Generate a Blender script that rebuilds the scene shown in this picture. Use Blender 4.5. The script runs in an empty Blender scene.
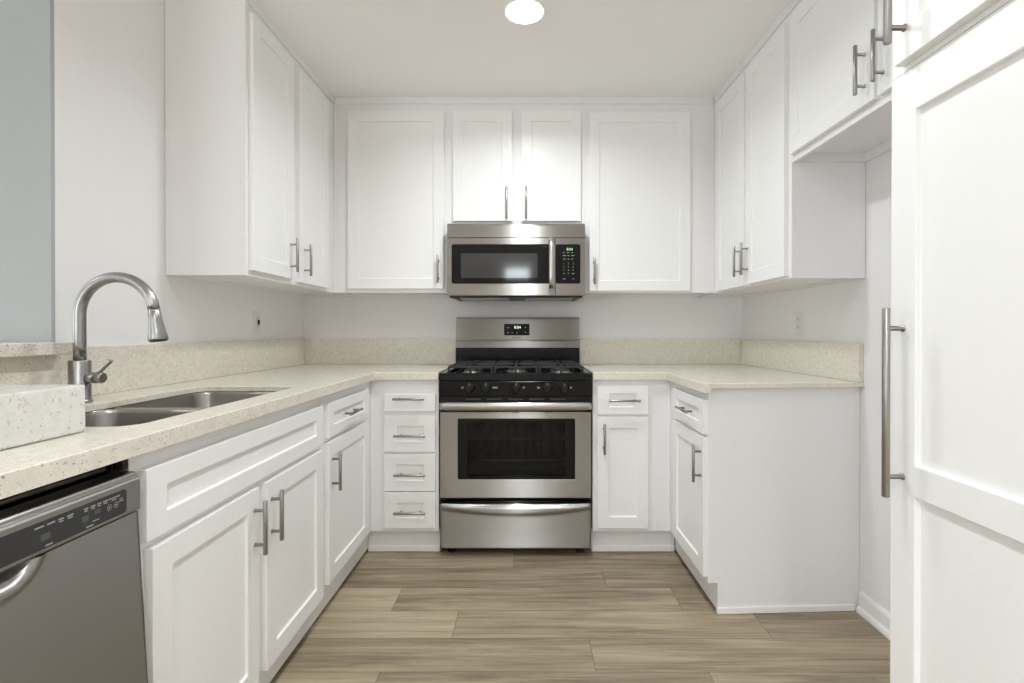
import bpy, bmesh, math, random
from mathutils import Vector, Matrix
random.seed(7)
C = bpy.context.scene.collection
S = bpy.context.scene
PI = math.pi

# ------------------------------------------------------------------ camera, world, exposure, main lights
cam = bpy.data.cameras.new('camera'); cam_o = bpy.data.objects.new('camera', cam); C.objects.link(cam_o)
cam_o.location = (0, 0, 1.12); cam_o.rotation_euler = (PI/2-.004, 0, 0)
cam.sensor_width = 36; cam.lens = 500/1024*36
cam.shift_x = -14/1024; cam.shift_y = -8/1024; cam.clip_start = 0.02
S.camera = cam_o
S.view_settings.view_transform = 'Standard'; S.view_settings.look = 'None'
S.view_settings.gamma = 1; S.view_settings.use_curve_mapping = False
S.view_settings.exposure = 0.40
S.cycles.diffuse_bounces = 10; S.cycles.max_bounces = 14
w = bpy.data.worlds.new('world'); S.world = w; w.use_nodes = True
w.node_tree.nodes['Background'].inputs[0].default_value = (0.80, 0.90, 1.0, 1)
w.node_tree.nodes['Background'].inputs[1].default_value = 2.0

def area(name, loc, rot, sx, sy, power, col, shape='RECTANGLE', spread=PI):
    l = bpy.data.lights.new(name, 'AREA'); l.shape = shape; l.size = sx; l.size_y = sy
    l.energy = power; l.color = col; l.spread = spread
    o = bpy.data.objects.new(name, l); C.objects.link(o); o.location = loc; o.rotation_euler = rot
    return o
WARM = (0.925, 0.962, 1.0); DAY = (0.89, 0.95, 1.0)
LAMPS = [(-0.006, 2.036, 7.4), (0.0, 1.10, 4.3), (-0.02, -0.4, 8.5), (-0.1, -1.75, 24), (-1.7, -2.9, 26), (-3.4, -2.2, 24), (-3.4, 0.6, 12)]  # rearmost and dining entries are unseen lamps added for bounced fill
for lx, ly, p in LAMPS:
    area('ceiling_lamp', (lx, ly, 2.405), (0, 0, 0), 0.145, 0.145, p, WARM, 'DISK', math.radians(153))
area('added_window_light', (-3.7, -4.40, 1.35), (PI/2+.45, 0, 0), 2.2, 1.6, 50, DAY)          # added fill at an unseen rear window, tilted up towards the ceiling
area('added_window_light', (-0.17, -4.44, 2.26), (PI/2, 0, 0), .46, .20, 4.5, DAY)             # added light at an unseen high window, for the bright reflection in the appliances
area('added_window_light', (-4.85, 0.6, 1.25), (0, -PI/2-.6, 0), 1.5, 2.2, 18, DAY)          # added fill at an unseen dining-side window, tilted up towards the ceiling

# ------------------------------------------------------------------ materials
def mat(name):
    m = bpy.data.materials.new(name); m.use_nodes = True
    nt = m.node_tree; return m, nt, nt.nodes['Principled BSDF']
def N(nt, t, **k):
    n = nt.nodes.new(t)
    for a, b in k.items(): setattr(n, a, b)
    return n
def simple(name, col, rough=0.5, metal=0.0, bump=0.0, bscale=200, spec=None, coat=0):
    m, nt, b = mat(name)
    b.inputs['Base Color'].default_value = (*col, 1)
    b.inputs['Roughness'].default_value = rough; b.inputs['Metallic'].default_value = metal
    if spec is not None: b.inputs['Specular IOR Level'].default_value = spec
    if coat: b.inputs['Coat Weight'].default_value = coat
    tc = N(nt, 'ShaderNodeTexCoord'); no = N(nt, 'ShaderNodeTexNoise')
    no.inputs['Scale'].default_value = bscale; no.inputs['Detail'].default_value = 4
    nt.links.new(tc.outputs['Object'], no.inputs['Vector'])
    mx = N(nt, 'ShaderNodeMix', data_type='RGBA'); mx.inputs[6].default_value = (*[c*0.985 for c in col], 1)
    mx.inputs[7].default_value = (*[min(1, c*1.015) for c in col], 1)
    nt.links.new(no.outputs['Fac'], mx.inputs[0]); nt.links.new(mx.outputs[2], b.inputs['Base Color'])
    if bump:
        bp = N(nt, 'ShaderNodeBump'); bp.inputs['Strength'].default_value = bump; bp.inputs['Distance'].default_value = 0.002
        nt.links.new(no.outputs['Fac'], bp.inputs['Height']); nt.links.new(bp.outputs[0], b.inputs['Normal'])
    return m
def emit(name, col, s):
    m, nt, b = mat(name); b.inputs['Base Color'].default_value = (*col, 1)
    b.inputs['Emission Color'].default_value = (*col, 1); b.inputs['Emission Strength'].default_value = s
    return m

WHITE = simple('cabinet_paint', (0.88, 0.882, 0.875), 0.38, bump=0.05, bscale=60)
CARC = simple('cabinet_side_paint', (0.84, 0.835, 0.84), 0.45, bump=0.04, bscale=60)
WALL = simple('wall_paint', (0.845, 0.838, 0.842), 0.75, bump=0.25, bscale=130)
BLUE = simple('blue_grey_paint', (0.42, 0.445, 0.45), 0.75, bump=0.25, bscale=130)
CEIL = simple('ceiling_paint', (0.94, 0.938, 0.938), 0.8, bump=0.3, bscale=90)
TRIM = simple('trim_paint', (0.88, 0.88, 0.87), 0.4)
PLAST = simple('white_plastic', (0.78, 0.775, 0.76), 0.35)
SLOT = simple('slot_grey', (0.12, 0.11, 0.10), 0.6)
BLACK = simple('black_enamel', (0.010, 0.010, 0.011), 0.16, spec=0.22)
BLACKM = simple('black_plastic', (0.018, 0.018, 0.018), 0.42, spec=0.22)
IRON = simple('cast_iron', (0.022, 0.022, 0.023), 0.5, bump=0.3, bscale=400)
GLASSB = simple('black_glass', (0.008, 0.008, 0.008), 0.06, spec=0.22)
CHAR = simple('charcoal_panel', (0.032, 0.033, 0.034), 0.35)
PRINT = simple('printed_grey', (0.40, 0.40, 0.39), 0.5)
DIM = simple('printed_dark_grey', (0.085, 0.088, 0.09), 0.5)
GREEND = emit('green_digits', (0.45, 0.75, 0.35), 0.5)
PALED = emit('pale_digits', (0.80, 0.95, 0.65), 0.9)
LENS = emit('lamp_lens', (1.0, 0.98, 0.95), 12)

def steel(name, col, rough, aniso=0.75, scale=(3, 400, 400), dark=0.9, tangent='Z'):
    m, nt, b = mat(name)
    b.inputs['Metallic'].default_value = 1; b.inputs['Roughness'].default_value = rough
    b.inputs['Anisotropic'].default_value = aniso; b.inputs['Anisotropic Rotation'].default_value = 0.25
    tc = N(nt, 'ShaderNodeTexCoord'); mp = N(nt, 'ShaderNodeMapping'); mp.inputs['Scale'].default_value = scale
    no = N(nt, 'ShaderNodeTexNoise'); no.inputs['Scale'].default_value = 1; no.inputs['Detail'].default_value = 3
    nt.links.new(tc.outputs['Object'], mp.inputs[0]); nt.links.new(mp.outputs[0], no.inputs['Vector'])
    mx = N(nt, 'ShaderNodeMix', data_type='RGBA'); mx.inputs[6].default_value = (*[c*dark for c in col], 1); mx.inputs[7].default_value = (*col, 1)
    nt.links.new(no.outputs['Fac'], mx.inputs[0]); nt.links.new(mx.outputs[2], b.inputs['Base Color'])
    if aniso:
        tg = N(nt, 'ShaderNodeTangent', direction_type='RADIAL', axis='Z'); nt.links.new(tg.outputs[0], b.inputs['Tangent'])
    return m
STEEL = steel('brushed_steel', (0.44, 0.43, 0.41), 0.36, aniso=1.0)
STEELD = steel('dishwasher_steel', (0.38, 0.37, 0.355), 0.34, scale=(400, 3, 400))
STEELL = steel('bright_steel', (0.55, 0.53, 0.49), 0.28, aniso=0.4)
NICKEL = steel('brushed_nickel', (0.38, 0.365, 0.34), 0.34, aniso=0.0, scale=(300, 300, 8))
SINKM = steel('sink_steel', (0.42, 0.40, 0.375), 0.28, aniso=0.0, scale=(200, 4, 200))
FAUC = steel('faucet_steel', (0.37, 0.36, 0.35), 0.30, aniso=0.0, scale=(300, 300, 8))

def quartz(name, base, big=1.0, specks=None):
    m, nt, b = mat(name); b.inputs['Roughness'].default_value = 0.22
    tc = N(nt, 'ShaderNodeTexCoord')
    def L(a, c): nt.links.new(a, c)
    no = N(nt, 'ShaderNodeTexNoise'); no.inputs['Scale'].default_value = 45; no.inputs['Detail'].default_value = 5
    L(tc.outputs['Object'], no.inputs['Vector'])
    r = N(nt, 'ShaderNodeValToRGB'); r.color_ramp.elements[0].position = .35; r.color_ramp.elements[1].position = .7
    r.color_ramp.elements[0].color = (*[c*0.93 for c in base], 1); r.color_ramp.elements[1].color = (*[min(1, c*1.05) for c in base], 1)
    L(no.outputs['Fac'], r.inputs[0])
    last = r.outputs[0]
    wn = N(nt, 'ShaderNodeTexNoise'); wn.inputs['Scale'].default_value = 160*big; wn.inputs['Detail'].default_value = 3; L(tc.outputs['Object'], wn.inputs['Vector'])
    wv = N(nt, 'ShaderNodeVectorMath', operation='MULTIPLY_ADD'); L(wn.outputs['Color'], wv.inputs[0]); wv.inputs[1].default_value = (.012/big,)*3; L(tc.outputs['Object'], wv.inputs[2])
    for sc, th, col in specks or ((230*big, .30, (0.33, 0.24, 0.16)), (120*big, .20, (0.17, 0.13, 0.10)), (330*big, .30, (0.88, 0.87, 0.83))):
        v = N(nt, 'ShaderNodeTexVoronoi'); v.inputs['Scale'].default_value = sc
        L(wv.outputs[0], v.inputs['Vector'])
        lt = N(nt, 'ShaderNodeMath', operation='LESS_THAN'); lt.inputs[1].default_value = th; L(v.outputs['Distance'], lt.inputs[0])
        g = N(nt, 'ShaderNodeSeparateColor'); L(v.outputs['Color'], g.inputs[0])
        gt = N(nt, 'ShaderNodeMath', operation='GREATER_THAN'); gt.inputs[1].default_value = .70; L(g.outputs[0], gt.inputs[0])
        mu = N(nt, 'ShaderNodeMath', operation='MULTIPLY'); L(lt.outputs[0], mu.inputs[0]); L(gt.outputs[0], mu.inputs[1])
        m2 = N(nt, 'ShaderNodeMath', operation='MULTIPLY'); m2.inputs[1].default_value = .7; L(mu.outputs[0], m2.inputs[0])
        mx = N(nt, 'ShaderNodeMix', data_type='RGBA'); L(m2.outputs[0], mx.inputs[0]); L(last, mx.inputs[6]); mx.inputs[7].default_value = (*col, 1)
        last = mx.outputs[2]
    L(last, b.inputs['Base Color'])
    return m
QTOP = quartz('speckled_quartz', (0.77, 0.735, 0.645))
QBLK = quartz('speckled_granite', (0.72, 0.71, 0.675), 0.45, ((70, .24, (0.54, 0.46, 0.34)), (110, .24, (0.42, 0.38, 0.33)), (60, .15, (0.26, 0.22, 0.18))))

def wood():
    m, nt, b = mat('oak_plank_floor'); b.inputs['Roughness'].default_value = 0.42
    L = nt.links.new
    tc = N(nt, 'ShaderNodeTexCoord'); at = N(nt, 'ShaderNodeAttribute', attribute_name='tone')
    sep = N(nt, 'ShaderNodeSeparateColor'); L(at.outputs['Color'], sep.inputs[0])
    off = N(nt, 'ShaderNodeVectorMath', operation='SCALE'); off.inputs['Scale'].default_value = 37.0; L(at.outputs['Color'], off.inputs[0])
    ad = N(nt, 'ShaderNodeVectorMath', operation='ADD'); L(tc.outputs['Object'], ad.inputs[0]); L(off.outputs[0], ad.inputs[1])
    def noise(sc, detail, dist, rough=.6):
        mp = N(nt, 'ShaderNodeMapping'); mp.inputs['Scale'].default_value = sc; L(ad.outputs[0], mp.inputs[0])
        no = N(nt, 'ShaderNodeTexNoise'); no.inputs['Scale'].default_value = 1; no.inputs['Detail'].default_value = detail
        no.inputs['Distortion'].default_value = dist; no.inputs['Roughness'].default_value = rough
        L(mp.outputs[0], no.inputs['Vector']); return no
    n1 = noise((1.5, 20, 1), 7, .8, .68); n2 = noise((2.2, 75, 1), 5, .5, .7); n3 = noise((0.5, 3, 1), 2, .5)
    r = N(nt, 'ShaderNodeValToRGB'); e = r.color_ramp.elements
    e[0].position = .30; e[0].color = (0.165, 0.128, 0.085, 1); e[1].position = .72; e[1].color = (0.54, 0.45, 0.32, 1)
    k = e.new(.5); k.color = (0.36, 0.292, 0.198, 1)
    s = N(nt, 'ShaderNodeMath', operation='MULTIPLY_ADD'); s.inputs[1].default_value = .72; L(n1.outputs['Fac'], s.inputs[0])
    s2 = N(nt, 'ShaderNodeMath', operation='MULTIPLY_ADD'); s2.inputs[1].default_value = .42; L(n2.outputs['Fac'], s2.inputs[0])
    s3 = N(nt, 'ShaderNodeMath', operation='MULTIPLY_ADD'); s3.inputs[1].default_value = .22; L(sep.outputs[0], s3.inputs[0])
    s4 = N(nt, 'ShaderNodeMath', operation='MULTIPLY'); s4.inputs[1].default_value = .0; s4.inputs[0].default_value = 0
    L(s2.outputs[0], s.inputs[2]); L(s3.outputs[0], s2.inputs[2]); s3.inputs[2].default_value = -.16
    L(s.outputs[0], r.inputs[0]); L(r.outputs[0], b.inputs['Base Color'])
    bp = N(nt, 'ShaderNodeBump'); bp.inputs['Strength'].default_value = .12; bp.inputs['Distance'].default_value = .001
    L(n2.outputs['Fac'], bp.inputs['Height']); L(bp.outputs[0], b.inputs['Normal'])
    return m
WOOD = wood()
SEAM = simple('plank_seam', (0.13, 0.10, 0.075), 0.8)

# tinted panes you can see into
def pane(name, tint, mixf, rough=0.04):
    m, nt, b = mat(name); out = nt.nodes['Material Output']
    b.inputs['Base Color'].default_value = (*tint, 1); b.inputs['Roughness'].default_value = rough
    tr = N(nt, 'ShaderNodeBsdfTransparent'); tr.inputs[0].default_value = (.8, .8, .8, 1)
    mx = N(nt, 'ShaderNodeMixShader'); mx.inputs[0].default_value = mixf
    nt.links.new(tr.outputs[0], mx.inputs[1]); nt.links.new(b.outputs[0], mx.inputs[2]); nt.links.new(mx.outputs[0], out.inputs[0])
    return m
OVENG = pane('oven_pane', (0.012, 0.012, 0.013), 0.30)
MWG = simple('microwave_mesh_pane', (0.04, 0.04, 0.038), 0.07)
WING = pane('window_pane', (0.9, 0.95, 1.0), 0.08)

# ------------------------------------------------------------------ mesh helpers (all coordinates are room coordinates)
def BM(): return bmesh.new()
def box(bm, x0, x1, y0, y1, z0, z1):
    v = [bm.verts.new((x, y, z)) for x in (x0, x1) for y in (y0, y1) for z in (z0, z1)]
    for f in ((0,1,3,2), (4,6,7,5), (0,4,5,1), (2,3,7,6), (0,2,6,4), (1,5,7,3)):
        bm.faces.new([v[i] for i in f])
    return bm
def tube(bm, pts, rad, seg=16, cap=True):
    """sweep a circle along pts; rad is a number or a list"""
    pts = [Vector(p) for p in pts]; n = len(pts)
    rs = rad if isinstance(rad, (list, tuple)) else [rad]*n
    rings = []; prev = None
    for i, p in enumerate(pts):
        a = pts[max(i-1, 0)]; c = pts[min(i+1, n-1)]
        t = (c-a).normalized() if (c-a).length > 1e-9 else prev_t
        if prev is None:
            u = t.orthogonal().normalized()
        else:
            u = (prev - t*prev.dot(t)).normalized()
        prev = u; prev_t = t; v = t.cross(u)
        rings.append([bm.verts.new(p + (u*math.cos(2*PI*k/seg) + v*math.sin(2*PI*k/seg))*rs[i]) for k in range(seg)])
    for a, c in zip(rings, rings[1:]):
        for k in range(seg):
            f = bm.faces.new((a[k], a[(k+1) % seg], c[(k+1) % seg], c[k])); f.smooth = True
    if cap:
        bm.faces.new(rings[0][::-1]); bm.faces.new(rings[-1])
    return bm
def lathe(bm, prof, centre, axis='Z', seg=32):
    """prof: (radius, height) pairs along axis"""
    cx, cy, cz = centre; rings = []
    for r, h in prof:
        ring = []
        for k in range(seg):
            a = 2*PI*k/seg; u, v = r*math.cos(a), r*math.sin(a)
            p = {'Z': (cx+u, cy+v, cz+h), 'Y': (cx+u, cy+h, cz+v), 'X': (cx+h, cy+u, cz+v)}[axis]
            ring.append(bm.verts.new(p))
        rings.append(ring)
    for a, c in zip(rings, rings[1:]):
        for k in range(seg):
            f = bm.faces.new((a[k], a[(k+1) % seg], c[(k+1) % seg], c[k])); f.smooth = True
    if prof[0][0] > 1e-5: bm.faces.new(rings[0][::-1])
    if prof[-1][0] > 1e-5: bm.faces.new(rings[-1])
    return bm
def rrect(x0, x1, y0, y1, r, n=8):
    out = []
    for cx, cy, a0 in ((x1-r, y1-r, 0), (x0+r, y1-r, 90), (x0+r, y0+r, 180), (x1-r, y0+r, 270)):
        for i in range(n+1):
            a = math.radians(a0 + 90*i/n); out.append((cx+r*math.cos(a), cy+r*math.sin(a)))
    return out
def slab_mesh(outer, holes, z0, z1):
    """flat slab with holes (via a filled 2D curve)"""
    cu = bpy.data.curves.new('tmp', 'CURVE'); cu.dimensions = '2D'; cu.fill_mode = 'BOTH'; cu.extrude = (z1-z0)/2
    for poly in [outer]+holes:
        sp = cu.splines.new('POLY'); sp.points.add(len(poly)-1)
        for p, q in zip(sp.points, poly): p.co = (q[0], q[1], 0, 1)
        sp.use_cyclic_u = True
    o = bpy.data.objects.new('tmp', cu); C.objects.link(o)
    dg = bpy.context.evaluated_depsgraph_get(); me = bpy.data.meshes.new_from_object(o.evaluated_get(dg))
    bpy.data.objects.remove(o)
    bm = BM(); bm.from_mesh(me); bpy.data.meshes.remove(me)
    bmesh.ops.translate(bm, verts=bm.verts, vec=(0, 0, (z0+z1)/2))
    bmesh.ops.remove_doubles(bm, verts=bm.verts, dist=1e-5)
    for f in bm.faces: f.smooth = False
    return bm
def prism(bm, poly, face, z_or_d0, d1):
    """poly of (u, z) in the plane 'face' (see FR), from depth d0 to d1"""
    a = [bm.verts.new(FR(face, u, z, z_or_d0)) for u, z in poly]; b = [bm.verts.new(FR(face, u, z, d1)) for u, z in poly]
    n = len(poly)
    bm.faces.new(a[::-1]); bm.faces.new(b)
    for i in range(n): bm.faces.new((a[i], a[(i+1) % n], b[(i+1) % n], b[i]))
    return bm
def ease_top(bm, z):
    """ease the upper outline of a slab"""
    es = [e for e in bm.edges if abs(e.verts[0].co.z-z) < 1e-5 and abs(e.verts[1].co.z-z) < 1e-5 and len(e.link_faces) == 2
          and abs(e.link_faces[0].normal.dot(e.link_faces[1].normal)) < .5]
    bmesh.ops.bevel(bm, geom=es, offset=.003, segments=3, affect='EDGES', profile=.5)
    return bm
def FR(face, u, z, d):
    """face = (direction, plane position): '-Y' back run, '+X' left run, '-X' right run; d = outward distance"""
    k, p = face
    if k == '-Y': return (u, p-d, z)
    if k == '+X': return (p+d, u, z)
    return (p-d, u, z)

def thing(name, label, cat, loc=(0, 0, 0), group=None):
    o = bpy.data.objects.new(name, None); C.objects.link(o); o.empty_display_size = .05
    o.location = loc; o['label'] = label; o['category'] = cat
    if group: o['group'] = group
    return o
def world_loc(o):
    v = Vector((0, 0, 0))
    while o: v = v + o.location; o = o.parent
    return v
def obj(name, bm, m, parent=None, bev=0, kind=None, label=None, smooth=False):
    bmesh.ops.recalc_face_normals(bm, faces=bm.faces)
    if parent is not None:
        bmesh.ops.translate(bm, verts=bm.verts, vec=-world_loc(parent))
    me = bpy.data.meshes.new(name); bm.to_mesh(me); bm.free()
    if smooth:
        for p in me.polygons: p.use_smooth = True
    me.materials.append(m)
    o = bpy.data.objects.new(name, me); C.objects.link(o)
    if parent is not None: o.parent = parent
    if bev:
        b = o.modifiers.new('bevel', 'BEVEL'); b.width = bev; b.segments = 2; b.limit_method = 'ANGLE'; b.angle_limit = math.radians(35)
        b.harden_normals = False
    if kind: o['kind'] = kind
    if label: o['label'] = label
    return o
def tag(o, label, cat, group=None):
    o['label'] = label; o['category'] = cat
    if group: o['group'] = group
    return o
def text_mesh(s, size, face, u, z, d, thick=0.0004):
    cu = bpy.data.curves.new('tmp', 'FONT'); cu.body = s; cu.size = size; cu.align_x = 'CENTER'; cu.align_y = 'CENTER'; cu.extrude = thick
    o = bpy.data.objects.new('tmp', cu); C.objects.link(o)
    dg = bpy.context.evaluated_depsgraph_get(); me = bpy.data.meshes.new_from_object(o.evaluated_get(dg)); bpy.data.objects.remove(o)
    bm = BM(); bm.from_mesh(me); bpy.data.meshes.remove(me)
    for v in bm.verts:
        x, y, t = v.co
        # text reads left-to-right for a viewer in front of the face
        uu = {'-Y': u+x, '+X': u+x, '-X': u-x}[face[0]]
        v.co = FR(face, uu, z+y, d+t)
    return bm
def join(bm, other):
    me = bpy.data.meshes.new('t'); other.to_mesh(me); other.free(); bm.from_mesh(me); bpy.data.meshes.remove(me); return bm

def shaker_bm(face, u0, u1, z0, z1, t=0.019, fr=0.057, rec=0.008, frz=None, bar=None):
    """frame-and-panel front standing on the face plane"""
    if u0 > u1: u0, u1 = u1, u0
    frz = frz or fr
    bm = BM()
    cells = [(u0+fr, u1-fr, z0+frz, z1-frz)] if bar is None else [(u0+fr, u1-fr, z0+frz, bar[0]), (u0+fr, u1-fr, bar[1], z1-frz)]
    def q(a): return [bm.verts.new(FR(face, u, z, d)) for u, z, d in a]
    b = q([(u0, z0, 0), (u1, z0, 0), (u1, z1, 0), (u0, z1, 0)]); o = q([(u0, z0, t), (u1, z0, t), (u1, z1, t), (u0, z1, t)])
    bm.faces.new(b)
    for i in range(4): bm.faces.new((b[i], b[(i+1) % 4], o[(i+1) % 4], o[i]))
    c = .0015
    ins = []
    for a0, a1, c0, c1 in cells:
        i1 = q([(a0, c0, t), (a1, c0, t), (a1, c1, t), (a0, c1, t)])
        i2 = q([(a0+c, c0+c, t-rec), (a1-c, c0+c, t-rec), (a1-c, c1-c, t-rec), (a0+c, c1-c, t-rec)])
        for i in range(4): bm.faces.new((i1[i], i1[(i+1) % 4], i2[(i+1) % 4], i2[i]))
        bm.faces.new(i2); ins.append(i1)
    if len(ins) == 1:
        i1 = ins[0]
        for i in range(4): bm.faces.new((o[i], o[(i+1) % 4], i1[(i+1) % 4], i1[i]))
    else:
        lo, hi = ins
        bm.faces.new((o[0], o[1], lo[1], lo[0])); bm.faces.new((o[2], o[3], hi[3], hi[2]))
        bm.faces.new((lo[3], lo[2], hi[1], hi[0]))
        bm.faces.new((o[1], o[2], hi[2], hi[1], lo[2], lo[1])); bm.faces.new((o[3], o[0], lo[0], lo[3], hi[0], hi[3]))
    return bm
def slab_front(face, u0, u1, z0, z1, t=0.019):
    bm = BM(); prism(bm, [(u0, z0), (u1, z0), (u1, z1), (u0, z1)], face, 0, t); return bm
def pull(parent, face, u, z, vertical=True, length=0.15, cc=0.096, proud=0.03, r=0.006, base=0.019, m=None):
    """bar pull centred on (u, z): one round bar on two short posts"""
    bm = BM(); h = length/2
    def P(a, d): return FR(face, u, z+a, d) if vertical else FR(face, u+a, z, d)
    D = base+proud
    tube(bm, [P(-h, D), P(-h+.001, D), P(h-.001, D), P(h, D)], [r*.85, r, r, r*.85], 14)
    for s in (-1, 1):
        tube(bm, [P(s*cc/2, base-.0005), P(s*cc/2, base+.002), P(s*cc/2, base+.0021), P(s*cc/2, D)], [r*1.0, r*1.0, r*.72, r*.72], 10)
    return obj('handle', bm, m or NICKEL, parent)

# ------------------------------------------------------------------ room dimensions
XL, XR, YB, ZC = -1.38, 1.342, 3.104, 2.421
ZT, ZS = 0.918, 1.073            # counter top, backsplash top
YF = 2.495                       # face frames of the back run
XFL, XFR = -0.777, 0.722         # face frames of the side runs
def struct(name, bm, m, bev=0): 
    return obj(name, bm, m, None, bev, kind='structure')

# floor: one mesh, every plank its own quad with its own tone
def floor():
    bm = BM(); cl = bm.loops.layers.color.new('tone')
    y0, x0, x1 = -4.6, -5.1, 1.45
    rows = []; y = 1.64
    while y > y0: y -= .18
    known = {9: 0}
    fixed = {1.46: [-.48, .60], 1.64: [.23, -1.0], 1.82: [-.27, .9], 2.0: [-.54, .63], 2.18: [.355, -.85], 2.36: [-.06, 1.1]}
    while y < 3.2:
        js = None
        for k, v in fixed.items():
            if abs(k-y) < .02: js = sorted(v)
        if js is None:
            a = random.uniform(-5, -4); js = []
            while a < x1: js.append(a); a += random.uniform(.9, 1.25)
        else:
            a = js[0]-1.2
            while a > x0: js.insert(0, a); a -= 1.2
            if js[-1] + 1.1 < x1: js.append(js[-1]+1.15)
        xs = [x0]+[j for j in js if x0+.05 < j < x1-.05]+[x1]
        for a, b in zip(xs, xs[1:]):
            g = .0009
            vs = [bm.verts.new(p) for p in ((a+g, y+g, 0), (b-g, y+g, 0), (b-g, y+.18-g, 0), (a+g, y+.18-g, 0))]
            f = bm.faces.new(vs); c = (random.random(), random.random(), random.random(), 1)
            for lp in f.loops: lp[cl] = c
        y += .18
    n = len(bm.faces)
    box(bm, x0, x1, y0, 3.25, -.06, -.0004)
    bm.faces.ensure_lookup_table()
    for f in bm.faces[n:]: f.material_index = 1
    me_o = struct('floor', bm, WOOD); me_o.data.materials.append(SEAM)
floor()
struct('ceiling', box(BM(), -5.1, 1.45, -4.6, 3.25, ZC, ZC+.1), CEIL)
struct('wall_back', box(BM(), -5.1, XR+.12, YB, YB+.12, 0, ZC), WALL)
struct('wall_right', box(BM(), XR, XR+.12, -4.6, YB, 0, ZC), WALL)
YO = 1.455                        # far side of the pass-through opening
struct('wall_left', box(BM(), XL-.24, XL, YO+.012, YB, 0, ZC), WALL)
struct('wall_opening', box(BM(), XL-.24, XL-.001, YO, YO+.012, 1.09, ZC), BLUE)      # painted end of the wall beside the opening
struct('wall_half', box(BM(), XL-.24, XL, 0.24, YO+.011, 0, 1.05), WALL)
struct('wall_dining', slab_mesh([(-.5-4.6+.5, 0), (3.1, 0), (3.1, ZC), (-4.6, ZC)], [[(-.5, .5), (1.7, .5), (1.7, 2.4), (-.5, 2.4)]], 0, .1), BLUE)
o = bpy.data.objects['wall_dining']; o.matrix_world = Matrix(((0, 0, 1, -5.1), (1, 0, 0, 0), (0, 1, 0, 0), (0, 0, 0, 1)))
struct('wall_rear', slab_mesh([(-5.0, 0), (XR, 0), (XR, ZC), (-5.0, ZC)], [[(-4.9, .5), (-2.5, .5), (-2.5, 2.4), (-4.9, 2.4)], [(-.44, 2.11), (.10, 2.11), (.10, 2.41), (-.44, 2.41)]], 0, .1), WALL)
o = bpy.data.objects['wall_rear']; o.matrix_world = Matrix(((1, 0, 0, 0), (0, 0, -1, -4.5), (0, 1, 0, 0), (0, 0, 0, 1)))
def window(name, kind, a0, a1, z0, z1, p):
    bm = BM()
    def bx(u0, u1, w0, w1):
        if kind == 'Y': box(bm, u0, u1, p-.05, p+.02, w0, w1)
        else: box(bm, p-.05, p+.02, u0, u1, w0, w1)
    t = .05
    for u0, u1, w0, w1 in ((a0, a1, z0, z0+t), (a0, a1, z1-t, z1), (a0, a0+t, z0+t, z1-t), (a1-t, a1, z0+t, z1-t), ((a0+a1)/2-.025, (a0+a1)/2+.025, z0+t, z1-t)):
        bx(u0, u1, w0, w1)
    fr = struct(name, bm, TRIM)
    bm = BM()
    if kind == 'Y': box(bm, a0+t, a1-t, p-.03, p-.026, z0+t, z1-t)
    else: box(bm, p-.03, p-.026, a0+t, a1-t, z0+t, z1-t)
    obj('window_pane', bm, WING, fr, kind='structure')
window('added_window_1', 'Y', -4.9, -2.5, .5, 2.4, -4.52)  # unseen window, added to carry the rear fill light
window('added_window_3', 'Y', -.44, .10, 2.11, 2.41, -4.52)  # unseen window, added for a bright reflection in microwave and steel
window('added_window_2', 'X', -.5, 1.7, .5, 2.4, -5.03)  # unseen window, added to carry the dining-side fill light
# baseboards
def base_profile(bm, x, y0, y1):
    """baseboard with a rounded top and a shoe, standing against a wall at x and facing -X"""
    prof = [(0, 0), (-.022, 0), (-.022, .010), (-.018, .020), (-.011, .024), (-.011, .068), (-.008, .078), (-.003, .083), (0, .083)]
    a = [bm.verts.new((x+d, y0, z)) for d, z in prof]; b = [bm.verts.new((x+d, y1, z)) for d, z in prof]
    n = len(prof); bm.faces.new(a); bm.faces.new(b[::-1])
    for i in range(n): bm.faces.new((a[i], b[i], b[(i+1) % n], a[(i+1) % n]))
    return bm
struct('baseboard_right', base_profile(BM(), XR-.0005, 1.003, 1.995), TRIM)

# pass-through sill cap (quartz)
bm = BM(); box(bm, XL-.30, -1.315, 0.20, YO-.002, 1.0545, 1.0895)
tag(obj('sill_cap', bm, QTOP, None, .003), 'speckled cream stone cap on the low pass-through wall behind the faucet', 'ledge')

# ------------------------------------------------------------------ counters
CT = thing('countertop', 'L-shaped speckled cream quartz countertop with the sink cut into it', 'countertop', (XL, 1.5, ZT-.036))
SX0, SX1, SY0, SY1 = -1.20, -.842, 1.062, 1.842
hole = rrect(SX0, SX1, SY0, SY1, .05)
outer = [(XL+.001, .26), (-.745, .26), (-.745, 2.469), (-.434, 2.469), (-.434, YB-.001), (XL+.001, YB-.001)]
obj('slab', ease_top(slab_mesh(outer, [hole], ZT-.018, ZT), ZT), QTOP, CT)
bm = BM(); box(bm, -.790, -.745, .26, 2.469, ZT-.036, ZT-.01801); box(bm, -.745, -.434, 2.469, 2.514, ZT-.036, ZT-.01801); box(bm, -.790, -.745, 2.469, 2.514, ZT-.036, ZT-.01801); obj('edge_strip', bm, QTOP, CT)
bm = BM(); prism(bm, [(.26, ZT+.0005), (YB-.022, ZT+.0005), (YB-.022, ZS), (YO+.001, ZS), (YO+.001, 1.0535), (.26, 1.0535)], ('+X', XL), .001, .020); obj('side_splash', bm, QTOP, CT, .0015)
bm = BM(); box(bm, XL+.001, -.434, YB-.021, YB-.001, ZT+.0005, ZS); obj('back_splash', bm, QTOP, CT, .0015)
CT2 = thing('countertop', 'shorter cream quartz countertop between the range and the right wall', 'countertop', (XR, 2.5, ZT-.036))
YE = 1.938
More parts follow.
